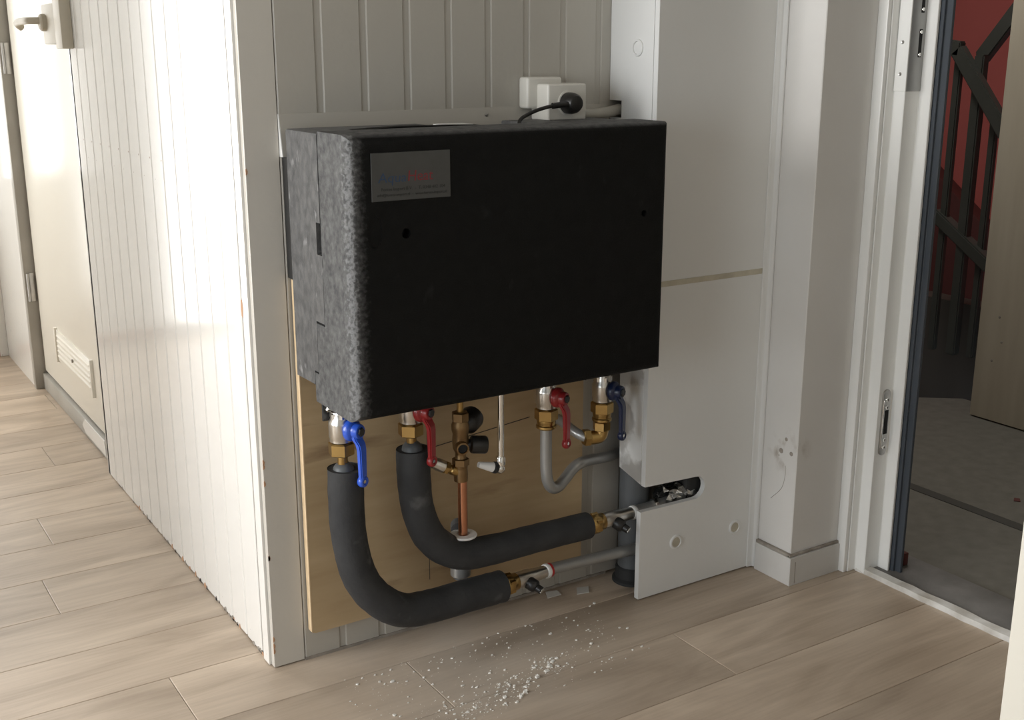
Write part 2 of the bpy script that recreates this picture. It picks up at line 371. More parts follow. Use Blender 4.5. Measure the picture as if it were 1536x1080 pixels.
# flat patch fixed over the boards above the unit: thin at the top, thicker at its foot
bm = bmesh.new()
vs8 = [(.059, -.012, .884), (.70, -.012, .884), (.70, .003, .884), (.059, .003, .884), (.059, -.0015, .95), (.70, -.0015, .95), (.70, .003, .95), (.059, .003, .95)]
V = [bm.verts.new(v) for v in vs8]
for f in ((0, 1, 2, 3), (4, 5, 6, 7), (0, 1, 5, 4), (1, 2, 6, 5), (2, 3, 7, 6), (3, 0, 4, 7)): bm.faces.new([V[i] for i in f])
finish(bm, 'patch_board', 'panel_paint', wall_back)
prism('lit_patch_edge', [(-.012, .884), (-.0015, .95), (.002, .95), (.002, .884)], 'x', .0575, .0592, 'bright_plastic', wall_back)  # sunlit left edge of the patch, brightened by a white material
box('dirt_line', .058, .72, -.002, .004, 0, .005, 'dirt', wall_back)

wall_left = structure(box('wall_left', .012, .10, .11, 1.14, 0, CEIL, 'room_paint'), 'glossy white panelled wall of the corridor')
bl = board_mesh(.0775, .003, CEIL, 'board', .0045, .003)
# turn the profile: width along +y, face towards -x
bl.transform(Matrix(((0, 1, 0, 0), (1, 0, 0, 0), (0, 0, 1, 0), (0, 0, 0, 1)))); bl.flip_normals(); bl.materials.append(MATS['panel_paint_gloss'])
for i in range(14):
    y = .062+i*.0775
    if y+.07 > 1.15: break
    o = bpy.data.objects.new('board', bl); COL.objects.link(o); o.parent = wall_left; o.location = (0, y, 0)
# chipped lower edge of the boards and a chip of bare wood
rng = random.Random(3)
for i in range(46):
    y = .05+rng.random()**1.4*1.0; h = .003+rng.random()*.008; l = .004+rng.random()*.012
    prism('paint_chip', [(y, 0.0), (y+l, 0.0), (y+l*.8, h*.7), (y+l*.4, h), (y+l*.1, h*.5)], 'x', -.0007, .0005, rng.choice(['raw_wood', 'dirt', 'dirt']), wall_left)
prism('paint_chip', [(.0405, .622), (.046, .625), (.048, .64), (.0455, .652), (.041, .653), (.038, .64)], 'x', -.0045, -.0038, 'raw_wood', wall_left)
# ---- corner post
post = thing('trim_1', (0, 0, 0), 'white corner board at the end of the panelled partition', kind='structure')
prism('corner_board', [(0, 0), (.0565, 0), (.0565, .012), (.012, .012), (.012, .013), (0, .013)], 'z', .002, CEIL, 'post_paint_lit', post, .0012, 1)
prism('corner_strip', [(-.004, .0145), (.012, .0145), (.012, .045), (0, .045), (-.004, .041)], 'z', .002, CEIL, 'panel_paint_gloss', post)
box('corner_gap', .004, .012, .0465, .0605, 0, CEIL, 'panel_paint', post)
rng = random.Random(11)
for i in range(9):
    z = .02+rng.random()**2*.9; y = rng.choice([-.0004, .0])
    prism('paint_chip', [(.0, z), (.003, z+.002), (.0035, z+.006), (.001, z+.011), (.0, z+.009)], 'y', -.0006, .0003, 'raw_wood', post)

# ---- corridor end, hall walls (mostly out of view; they carry the inferred and the added windows)
structure(box('wall_end', -.60, -.28, 2.56, 2.66, 0, CEIL, 'panel_paint_gloss'), 'white wall at the far end of the corridor')
structure(box('wall_end_right', -.05, .05, 2.56, 2.66, 0, CEIL, 'panel_paint_gloss'), 'white end wall strip in the corridor corner')
structure(box('wall_end_low', -.28, -.05, 2.56, 2.66, 0, .60, 'panel_paint_gloss'), 'white end wall below the added sidelight')
structure(box('wall_end_high', -.28, -.05, 2.56, 2.66, 2.10, CEIL, 'panel_paint_gloss'), 'white end wall above the added sidelight')
w4 = thing('added_window_4', (-.165, 2.58, .6), 'added narrow sidelight at the corridor end, out of view', kind='structure')
for x0, x1, z0, z1 in ((-.28, -.266, .60, 2.10), (-.064, -.05, .60, 2.10), (-.266, -.064, .60, .615), (-.266, -.064, 2.085, 2.10)):
    box('window_frame', x0, x1, 2.548, 2.6, z0, z1, 'frame_paint', w4, .002)  # frame of the added sidelight
structure(box('wall_end_top', -1.00, -.60, 2.56, 2.66, 2.12, CEIL, 'room_paint'), 'white wall above the corridor glazing')
structure(box('wall_end_sill', -1.00, -.60, 2.56, 2.66, 0, .04, 'room_paint'), 'white sill wall below the corridor glazing')
w2 = thing('window_2', (-.8, 2.58, .04), 'glazed panel at the corridor end', kind='structure')
for x0, x1, z0, z1 in ((-1.0, -.965, .04, 2.12), (-.635, -.60, .04, 2.12), (-.965, -.635, .04, .06), (-.965, -.635, 2.10, 2.12)):
    box('window_frame', x0, x1, 2.53, 2.6, z0, z1, 'frame_paint', w2, .003)
structure(box('added_wall_corridor_left', -1.10, -1.0, .28, 2.66, 0, CEIL, 'room_paint'), 'unseen white wall placed to shade the panelled corridor wall')  # added to block the hall window from the farther boards
structure(box('wall_corridor', .0, .10, 2.06, 2.56, 0, CEIL, 'panel_paint_gloss'), 'bright white corridor wall beyond the door')
for nm, y0, y1, z0, z1, lb in (('wall_hall', -3.2, -1.83, 0, CEIL, 'white hall wall behind the viewer'), ('wall_hall_middle', -.87, -.26, 0, CEIL, 'white hall wall between the windows'), ('wall_hall_far', .56, .80, 0, CEIL, 'white hall wall by the corridor'),
        ('wall_hall_sill', -.26, .56, 0, .48, 'white hall wall below the bright window'), ('wall_hall_top', -.26, .56, 1.92, CEIL, 'white hall wall above the bright window'),
        ('wall_hall_side_sill', -1.83, -.87, 0, .33, 'white hall wall below the added side window'), ('wall_hall_side_top', -1.83, -.87, 1.67, CEIL, 'white hall wall above the added side window')):
    structure(box(nm, -2.5, -2.4, y0, y1, z0, z1, 'room_paint'), lb)
structure(box('wall_hall_end', -2.5, -1.10, .70, .80, 0, CEIL, 'room_paint'), 'white hall wall closing the hall beside the corridor')
for nm, a, b, c, d in (('window_1', -.26, .56, .48, 1.92), ('added_window_3', -1.83, -.87, .33, 1.67)):  # the second window is added to hold the fill light
    w1 = thing(nm, (-2.45, (a+b)/2, c), 'unseen hall window', kind='structure')
    for y0, y1, z0, z1 in ((a, a+.03, c, d), (b-.03, b, c, d), (a+.03, b-.03, c, c+.03), (a+.03, b-.03, d-.03, d)):
        box('window_frame', -2.47, -2.40, y0, y1, z0, z1, 'frame_paint', w1, .003)
structure(box('wall_front', -2.4, 1.3, -3.3, -3.2, 0, CEIL, 'room_paint'), 'white wall behind the viewer')
box_end = structure(box('baseboard_end', -.58, -.002, 2.545, 2.56, 0, .03, 'raw_wood'), 'brown strip along the foot of the corridor end wall')
prism('trim_3', [(-.028, 2.54), (0, 2.54), (0, 2.558), (-.028, 2.558)], 'z', .0, CEIL, 'panel_paint_gloss', None, .002)['kind'] = 'structure'

# ---- right wall: pier, door wall
wr = structure(prism('wall_right', [(1.003, -.128), (1.003, -.241), (1.30, -.241), (1.30, .012), (1.03, .012)], 'z', 0, CEIL, 'pier_paint', None, .0015, 1), 'painted wall pier between the pipe boxing and the doorway')
for y, z, s in ((-.21, .300, .0042), (-.198, .273, .0058), (-.2255, .274, .0048), (-.193, .262, .0015)):
    lathe('screw_hole', [(s, 0), (s*.9, .0006), (s*.5, .0008)], (1.0031, y, z), (-1, 0, 0), 'dirt', wr, 9)
rng = random.Random(5)
tube('scratch', [(1.0028, -.212, .245), (1.0028, -.213, .225), (1.0028, -.205, .195), (1.0028, -.178, .165)], .0005, 'dirt', wr, 6)
structure(box('wall_right_front', 1.19, 1.30, -3.2, -1.12, 0, CEIL, 'room_paint'), 'white wall on the near side of the doorway')
structure(box('wall_right_top', 1.19, 1.30, -1.12, -.241, 2.06, CEIL, 'room_paint'), 'white wall above the doorway')
bb = thing('baseboard_right', (1.0, -.24, 0), 'chipped white skirting around the wall pier', kind='structure')
prism('skirting_board', [(.994, -.150), (.994, -.250), (1.003, -.250), (1.003, -.150)], 'z', 0, .060, 'skirting_paint', bb, .001, 1)
prism('skirting_board', [(.9945, -.2505), (1.146, -.2505), (1.146, -.2412), (1.003, -.2412), (1.003, -.25), (.9945, -.25)], 'z', 0, .060, 'skirting_paint', bb, .001, 1)
box('dirt_line', .9955, 1.0035, -.245, -.150, .0602, .0665, 'dirt', bb, .001)
box('dirt_line', .9955, 1.146, -.2465, -.2405, .0602, .0655, 'dirt', bb, .001)
box('dirt_line', 1.008, 1.0095, -.2509, -.2495, .004, .05, 'dirt', bb)
trim2 = structure(prism('trim_2', [(.983, -.137), (1.003, -.137), (1.003, -.150), (.9985, -.150), (.9955, -.142), (.985, -.1405)], 'z', .002, CEIL, 'casing_paint', None, .001, 1), 'white corner bead between boxing and wall pier')

# ================================================================== doors
d1 = thing('door_1', (.03, 1.6, 0), 'cream corridor door with a vent grille and rim lock', kind='structure')
leaf = box('leaf', .028, .066, 1.155, 2.03, .062, 2.03, 'door_cream', d1, .002)
box('sill', .02, .066, 1.142, 2.045, 0, .052, 'door_grey', d1, .003)
prism('sill_patch', [(1.24, .012), (1.47, .014), (1.50, .030), (1.47, .053), (1.25, .053)], 'x', .0175, .0202, 'panel_paint_gloss', d1)
box('jamb', 0, .07, 1.128, 1.150, 0, 2.06, 'panel_paint_gloss', d1, .002)
box('jamb', -.004, .07, 2.042, 2.075, 0, 2.06, 'door_grey', d1, .002)  # white jamb toned grey for its shaded near face
box('lintel', 0, .07, 1.128, 2.075, 2.04, 2.08, 'panel_paint_gloss', d1, .002)
box('door_head', .0, .07, 1.128, 2.075, 2.08, CEIL, 'room_paint', d1)
for z in (.33, 1.02):
    h = box('hinge', .004, .026, 2.0385, 2.043, z-.045, z+.045, 'steel', d1, .001)
    lathe('hinge_pin', [(.0045, 0), (.0045, .088)], (.006, 2.0365, z-.044), (0, 0, 1), 'steel', h, 10)
vg = box('vent_grille', .0245, .0285, 1.355, 1.785, .150, .246, 'door_cream', d1, .0015)
for i in range(5):
    z = .166+i*.0155
    box('slot', .0238, .0247, 1.375, 1.765, z-.0018, z+.0032, 'dirt', vg)
    prism('slat', [(.0245, z+.0030), (.0205, z+.0010), (.0205, z+.0024), (.0245, z+.0052)], 'y', 1.37, 1.77, 'door_cream', vg)
box('vent_rim', .0195, .0285, 1.345, 1.357, .146, .250, 'door_cream', vg, .001)
box('vent_rim', .0195, .0285, 1.783, 1.795, .146, .250, 'door_cream', vg, .001)
lathe('vent_knob', [(.005, 0), (.005, .004)], (.021, 1.56, .20), (-1, 0, 0), 'dirt', vg, 10)
lk = box('rim_lock', -.022, .028, 1.158, 1.30, 1.058, 1.150, 'lock_cream', d1, .004)
prism('lock_keeper', [(-.026, 1.085), (-.026, 1.150), (0, 1.150), (0, 1.085)], 'z', 1.048, 1.160, 'lock_cream', d1, .003)
lathe('lock_rosette', [(.020, 0), (.020, .010), (.016, .014)], (-.022, 1.265, 1.108), (-1, 0, 0), 'lock_cream', lk, 20)
tube('lever_handle', [(-.026, 1.265, 1.112), (-.050, 1.267, 1.112), (-.060, 1.282, 1.112), (-.060, 1.33, 1.112), (-.060, 1.39, 1.111), (-.057, 1.42, 1.106), (-.046, 1.428, 1.098)], lambda t: .0085, 'lock_cream', lk, 12)
box('edge_plate', .022, .030, 1.158, 1.176, .965, 1.062, 'door_cream', d1, .001)

d2 = thing('door_2', (1.2, -.3, 0), 'entrance doorway with stepped white frame', kind='structure')
TOPD = 2.06
prism('door_frame', [(1.147, -.241), (1.147, -.266), (1.167, -.266), (1.167, -.292), (1.207, -.292), (1.207, -.318), (1.214, -.318), (1.23, -.29), (1.23, -.241)], 'z', .0, TOPD, 'frame_paint', d2, .0012, 1)
prism('storm_frame', [(1.2145, -.3185), (1.2145, -.326), (1.221, -.326), (1.221, -.339), (1.2285, -.339), (1.2305, -.3185), (1.235, -.29), (1.231, -.29)], 'z', .0, TOPD, 'frame_dark', d2, .001, 1)
box('architrave', 1.136, 1.1465, -.2645, -.241, .0, TOPD, 'frame_paint', d2, .002)
prism('door_frame', [(1.207, -1.10), (1.207, -1.12), (1.30, -1.12), (1.30, -1.10)], 'z', 0, TOPD, 'frame_paint', d2, .001, 1)
box('frame_head', 1.147, 1.30, -1.12, -.241, TOPD-.03, TOPD, 'frame_paint', d2, .001)
# strike plates in the rebate
sp = prism('strike_plate', [(1.188+.011*math.cos(a), z+.011*math.sin(a)) for a, z in [(math.pi*i/8, .384) for i in range(9)]+[(math.pi+math.pi*i/8, .268) for i in range(9)]], 'y', -.2955, -.2918, 'steel', d2, .0006, 1)
box('bolt_hole', 1.181, 1.195, -.2960, -.2950, .302, .352, 'unit_hole', sp)
box('plate_lip', 1.177, 1.1805, -.2985, -.2955, .275, .375, 'chrome', sp, .001)
for z in (.374, .358, .290, .274):
    lathe('screw', [(.0045, 0), (.004, .0012), (.0015, .0006)], (1.188, -.2956, z), (0, -1, 0), 'chrome', sp, 12)
up_ = prism('strike_plate', [(1.1672, -.2945), (1.207, -.2945), (1.207, -.2922), (1.1672, -.2922)], 'z', .972, 1.30, 'grey_pipe', d2, .0006, 1)
box('plate_flange', 1.1640, 1.1668, -.2945, -.2675, .972, 1.30, 'frame_paint', up_, .0006, 1)  # nickel flange coloured white for its reflection of the window
for z0, z1 in ((1.033, 1.083), (1.112, 1.17)):
    box('bolt_hole', 1.1905, 1.1985, -.2950, -.2940, z0, z1, 'unit_hole', up_)
for z in (1.078, 1.038, 1.118):
    lathe('screw', [(.0036, 0), (.0032, .0012), (.0012, .0006)], (1.1945, -.2948, z), (0, -1, 0), 'chrome', up_, 12)
for z in (1.003, 1.06):
    lathe('screw', [(.0036, 0), (.0032, .001), (.0012, .0005)], (1.1642, -.280, z), (-1, 0, 0), 'steel', up_, 12)
# leaf standing open towards the viewer
bl2 = box('leaf', .455, 1.205, -1.125, -1.08, .012, 2.025, 'leaf_cream', d2, .002)
# threshold
th = thing('threshold', (1.2, -.6, 0), 'worn stone and white metal doorstep strip of the entrance', 'threshold')
th['kind'] = 'structure'; del th['category']
bm = bmesh.new(); rng = random.Random(9); n = 26; A = []; B = []; Cc = []; D = []
for i in range(n+1):
    y = -.27-.85*i/n; j = rng.uniform(-.002, .002)
    A.append(bm.verts.new((1.166+j, y, .0))); B.append(bm.verts.new((1.168+j*.6, y, .011+rng.uniform(-.001, .001)))); Cc.append(bm.verts.new((1.186+rng.uniform(-.003, .003), y, .013))); D.append(bm.verts.new((1.192, y, .0)))
for i in range(n):
    for P_, Q in ((A, B), (B, Cc), (Cc, D), (D, A)): bm.faces.new((P_[i], P_[i+1], Q[i+1], Q[i]))
bm.faces.new((A[0], B[0], Cc[0], D[0])); bm.faces.new((A[-1], B[-1], Cc[-1], D[-1]))
finish(bm, 'edge_strip', 'threshold_white', th)
box('stone_step', 1.19, 1.31, -1.11, -.268, -.02, .008, 'threshold_stone', th, .003)

# ================================================================== stairwell
structure(prism('floor_landing', [(1.31, .78), (1.31, -1.8), (2.40, -1.8), (2.40, .40), (2.27, .50), (2.27, .78)], 'z', -.06, 0, 'landing_stone'), 'dark speckled stone landing outside the doorway')
structure(box('trim_4', 1.640, 1.672, -1.75, .76, -.001, .0015, 'landing_strip'), 'dark strip across the stone landing')
db = structure(box('door_3', 2.27, 2.31, -1.2, .279, .004, 2.05, 'door_board', None, .002), 'bare wooden board door across the landing')
for y, z in ((.225, .18), (.20, .24), (.215, .31)):
    lathe('screw_hole', [(.004, 0), (.003, .0006)], (2.2698, y, z), (-1, 0, 0), 'dirt', db, 8)
structure(box('wall_stair', 3.4, 3.5, -1.9, 2.4, -1.5, CEIL, 'stair_red'), 'red painted wall of the stairwell')
structure(box('wall_stair_side', 1.31, 3.5, 2.3, 2.4, -1.5, CEIL, 'stair_plaster'), 'grey plastered side wall of the stairwell')
structure(box('wall_stair_front', 1.31, 3.5, -1.9, -1.8, -1.5, CEIL, 'stair_plaster'), 'grey plastered near wall of the stairwell')
structure(box('wall_stair_inner', 1.285, 1.31, .0, 2.4, -1.5, CEIL, 'stair_plaster'), 'stairwell wall backing the flat')
structure(box('ceiling_stair', 1.31, 3.5, -1.9, 2.4, CEIL, CEIL+.05, 'ceiling_paint_darkened'), 'stairwell ceiling')
structure(prism('trim_5', [(2.2, 1.23), (.9, .27), (.9, -1.2), (2.2, -1.2)], 'x', 3.33, 3.40, 'stair_red_dark', None, .003), 'dark red sloping stair stringer')
structure(box('wall_stair_low', 2.62, 2.70, -.2, 1.6, -1.0, .24, 'stair_brown'), 'dark brown low wall beside the stair')
structure(box('floor_stair', 1.31, 3.4, .5, 2.3, -.95, -.9, 'stair_brown'), 'dark floor below the stair')
bn = thing('banister', (2.5, .55, .2), 'dark painted stair banister in front of the red wall', 'banister')
def bar(name, p, q, w, t, m, parent):
    p, q = Vector(p), Vector(q); d = (q-p).normalized(); s = Vector((1, 0, 0)); n = d.cross(s).normalized()
    bm = bmesh.new(); vs_ = []
    for c in (p, q):
        vs_.append([bm.verts.new(c+s*a*w/2+n*b*t/2) for a, b in ((-1, -1), (1, -1), (1, 1), (-1, 1))])
    bm.faces.new(vs_[0]); bm.faces.new(vs_[1][::-1])
    for i in range(4): bm.faces.new((vs_[0][i], vs_[0][(i+1) % 4], vs_[1][(i+1) % 4], vs_[1][i]))
    bmesh.ops.bevel(bm, geom=list(bm.edges), offset=.004, segments=2, affect='EDGES')
    return finish(bm, name, m, parent, auto=35)
bar('baluster', (2.5, .606, .10), (2.5, .606, 1.03), .02, .026, 'banister_paint', bn)
bar('newel_post', (2.5, .528, .10), (2.5, .528, 1.03), .03, .034, 'banister_paint', bn)
bar('baluster', (2.51, .468, .10), (2.51, .468, .88), .02, .024, 'banister_paint', bn)
bar('handrail', (2.48, .632, 1.052), (2.48, .585, 1.046), .03, .045, 'banister_paint', bn)
bar('handrail', (2.48, .60, 1.045), (2.48, .40, .80), .03, .045, 'banister_paint', bn)
bar('handrail', (2.53, .550, 1.020), (2.53, .34, 1.29), .03, .045, 'banister_paint', bn)
bar('bottom_rail', (2.5, .64, .54), (2.5, .42, .40), .04, .04, 'banister_paint', bn)
tag(box('wood_offcut', 1.252, 1.266, -.322, -.306, .0085, .036, 'stair_red_dark', None, .002), 'small reddish block at the foot of the dark outer frame', 'offcut')
sc_ = prism('paper_scrap', [(1.792, -.222), (1.808, -.209), (1.80, -.199), (1.783, -.21)], 'z', .0005, .002, 'stair_red_dark'); tag(sc_, 'small dark red scrap lying on the stone landing', 'scrap')

# ================================================================== pipe boxing
pb = thing('pipe_boxing', (.85, -.13, 0), 'white boxed-in pipe duct with slotted front beside the unit', 'boxing')
box('front_panel', .7055, .9995, -.137, -.125, .634, CEIL-.003, 'casing_paint', pb, .0012, 1)
slot = [(.836+.0235*math.sin(a), .2085-.0235*-math.cos(a)) for a in [math.pi*i/10 for i in range(11)]]
prism('front_panel', [(.706, .624), (.707, .236)]+slot+[(.698, .186), (.698, .003), (.9995, .003), (.9995, .624)], 'y', -.137, -.125, 'casing_paint', pb)
prism('caulk_seam', [(.712, .6225), (.9995, .6235), (.9995, .635), (.80, .634), (.712, .6345)], 'y', -.1366, -.128, 'caulk', pb)
prism('side_panel', [(-.1245, CEIL-.003), (-.001, CEIL-.003), (-.001, .957), (-.037, .957), (-.037, .926), (-.001, .926), (-.001, .54), (-.1245, .54)], 'x', .7055, .717, 'casing_paint', pb)
prism('side_panel', [(-.1245, .539), (-.050, .539), (-.058, .254), (-.1245, .238)], 'x', .7055, .717, 'casing_side_paint', pb)
for loc, d in (((.7055, -.081, 1.05), (-1, 0, 0)), ((.789, -.137, .104), (0, -1, 0)), ((.945, -.137, .100), (0, -1, 0))):
    c = lathe('cover_cap', [(.0150, 0), (.0150, .0022), (.0135, .0034), (.0112, .0034), (.0105, .0012)], loc, d, 'casing_paint', pb, 28)
    lathe('cap_disc', [(.0102, .0006), (.0102, .0016), (.0090, .0019)], loc, d, 'caulk' if d[1] else 'casing_paint', c, 24)

# ================================================================== heat interface unit
un = thing('heating_unit', (.35, -.012, .51), 'black foam-cased heating unit hung on the white panelled wall', 'heating unit')
def bevel_sel(bm, cond, off, seg):
    es = [e for e in bm.edges if cond(e)]
    bmesh.ops.bevel(bm, geom=es, offset=off, segments=seg, affect='EDGES', profile=.5)
X0, X1 = .058, .643
def prism_bm(poly, a, b):
    bm = bmesh.new(); n = len(poly)
    A = [bm.verts.new((a, u, v)) for u, v in poly]; B = [bm.verts.new((b, u, v)) for u, v in poly]
    bm.faces.new(A); bm.faces.new(B[::-1])
    for i in range(n): bm.faces.new((A[i], A[(i+1) % n], B[(i+1) % n], B[i]))
    bmesh.ops.recalc_face_normals(bm, faces=bm.faces); return bm
def cut(o, cutters):
    for c in cutters:
        md = o.modifiers.new('b', 'BOOLEAN'); md.object = c; md.operation = 'DIFFERENCE'; md.solver = 'EXACT'
    dg = bpy.context.evaluated_depsgraph_get(); dg.update()
    me = bpy.data.meshes.new_from_object(o.evaluated_get(dg)); o.modifiers.clear(); o.data = me
    for c in cutters: bpy.data.objects.remove(c)
bs = prism_bm([(-.024, .929), (-.147, .929), (-.147, .796), (-.132, .796), (-.132, .747), (-.150, .747), (-.150, .641), (-.118, .641), (-.118, .558), (-.102, .558), (-.102, .535), (-.024, .533)], X0, X1)
bevel_sel(bs, lambda e: all(abs(v.co.z-.929) < 1e-4 or v.co.y > -.0245 for v in e.verts), .004, 2)
bs_o = finish(bs, 'back_shell', 'unit_foam_lit_scuffed', un, auto=30)
cA = box('c', .285, .455, -.110, -.02, .915, .97, None); cB = box('c', .10, .22, -.132, -.10, .918, .97, None)
cut(bs_o, [cA])
bpy.data.objects.remove(cB)
fc = prism_bm([(-.1525, .932), (-.25, .932), (-.25, .508), (-.106, .508), (-.106, .5555), (-.1215, .5555), (-.1215, .638), (-.1535, .638), (-.1535, .744), (-.1525, .746)], X0-.001, X1+.002)
bevel_sel(fc, lambda e: all(v.co.y < -.249 for v in e.verts), .017, 5)
fc_o = finish(fc, 'front_cover', 'unit_foam', un, auto=30)
def cyl(x, z, rx, rz, depth=.012):
    bm = bmesh.new(); bm_lathe(bm, [(1, 0), (1, .04)], (0, 0, 0), (0, -1, 0), 24)
    for v in bm.verts: v.co = Vector((x+v.co.x*rx, -.25+depth+v.co.y, z+v.co.z*rz))
    return finish(bm, 'c', None)
cut(fc_o, [cyl(.099, .793, .0115, .0245, .0014), cyl(.150, .787, .0075, .0075, .02), cyl(.594, .784, .0055, .0055, .015)])
for o_ in (bs_o, fc_o):
    if not o_.data.materials: o_.data.materials.append(MATS['unit_foam'])
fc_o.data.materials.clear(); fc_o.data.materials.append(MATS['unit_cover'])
box('recess_plug', X0+.035, X1-.035, -.152, -.130, .742, .80, 'unit_hole', un)
box('back_plate', .0605, .64, -.0235, -.0015, .69, .884, 'black_metal', un)
lab = box('label_plate', .0955, .2245, -.2512, -.2495, .8365, .9055, 'label_foil', un, .0004, 1)
ty = -.2513
text('lettering', 'Aqua', .020, (.1055, ty, .8630), 'label_blue', lab, width=.046, shear=.1)
text('lettering', 'Heat', .022, (.1525, ty, .8635), 'label_red', lab, width=.041, shear=.1)
text('lettering', 'Fortes Import B.V.  -  T. 0348 402 104', .0070, (.1105, ty, .8510), 'label_black', lab, width=.104)
text('lettering', 'info@fortes-import.nl  -  www.fortes-import.nl', .0062, (.1035, ty, .8430), 'label_black', lab, width=.114)
box('top_plate', .297, .352, -.104, -.066, .919, .9305, 'bright_plastic', un, .001)
prism('top_ridge', [(.12, .931), (.20, .9335), (.29, .9325), (.345, .931)], 'y', -.145, -.120, 'unit_foam', un)
for x, y, z in ((.115, -.185, .506), (.548, -.15, .489)):
    prism('fastening_clip', [(x-.012, z+.004), (x+.012, z+.006), (x+.004, z-.012)], 'y', y-.002, y+.002, 'grey_pipe' if x < .3 else 'black_metal', un)
br = thing('bracket', (.08, -.09, .47), 'black steel mounting bracket under the unit by the blue lever valve', 'bracket')
prism('bracket_plate', [(.069, .528), (.089, .528), (.089, .470), (.069, .470)], 'y', -.100, -.096, 'black_metal', br, .0008, 1)
box('bracket_arm', .069, .14, -.100, -.03, .526, .531, 'black_metal', br)
lathe('bolt', [(.0055, 0), (.005, .003), (.003, .005)], (.0785, -.100, .489), (0, -1, 0), 'nickel', br, 6)
tag(lathe('bleed_pipe', [(.0028, 0), (.0028, .06)], (.0915, -.10, .470), (0, 0, 1), 'chrome', None, 10), 'thin bright rod between bracket and blue lever valve', 'rod')

# ================================================================== plywood sheet
pl_ = thing('plywood_sheet', (.35, -.01, .06), 'plywood backing sheet screwed to the wall below the unit', 'plywood')
prism('sheet', [(.0665, .0585), (.072, .056), (.6445, .062), (.6440, .687), (.0665, .687)], 'y', -.0175, -.0035, 'plywood', pl_)
prism('sheet_edge', [(.0648, .060), (.0666, .0585), (.0666, .687), (.0648, .687)], 'y', -.0178, -.0035, 'plywood_edge', pl_)
box('saw_line', .300, .3012, -.0180, -.0170, .10, .52, 'stair_brown', pl_)
prism('saw_line', [(.285, .353), (.52, .377), (.52, .3785), (.285, .3545)], 'y', -.0180, -.0170, 'stair_brown', pl_)

# ================================================================== socket, plug, conduit
so = thing('wall_socket', (.56, 0, .925), 'white surface-mounted wall socket above the unit', 'socket')
box('back_box', .505, .578, -.030, -.0005, .947, 1.001, 'white_plastic', so, .005, 3)
box('socket_housing', .525, .607, -.064, -.010, .927, .990, 'white_plastic', so, .004, 3)
lathe('socket_rim', [(.021, 0), (.021, .0016), (.0195, .0022)], (.566, -.064, .957), (0, -1, 0), 'white_plastic', so, 28)
pg = thing('power_plug', (.566, -.066, .957), 'black round power plug with lead pushed into the white socket', 'plug')
lathe('plug_body', [(.0185, 0), (.0185, .010), (.0165, .020), (.0130, .026), (.0095, .0275)], (.566, -.0665, .957), (0, -1, 0), 'black_plastic', pg, 24)
tube('strain_relief', [(.560, -.085, .956), (.540, -.085, .9555), (.520, -.085, .954)], .0052, 'black_plastic', pg, 12, 3)
tube('lead', [(.524, -.085, .9545), (.508, -.085, .952), (.488, -.085, .9475), (.468, -.087, .941), (.450, -.092, .933), (.440, -.10, .918)], .0032, 'black_plastic', pg, 10)
tag(tube('conduit', [(.600, -.024, .9445), (.625, -.022, .936), (.655, -.020, .934), (.690, -.020, .937), (.715, -.020, .941)], .0098, 'conduit_grey', None, 14), 'bent grey conduit from the socket into the pipe boxing', 'conduit')
tag(lathe('screw_head', [(.003, 0), (.003, .001), (.0018, .0018)], (.437, -.0045, .938), (0, -1, 0), 'steel', None, 10), 'small screw in the wall patch above the unit', 'screw')

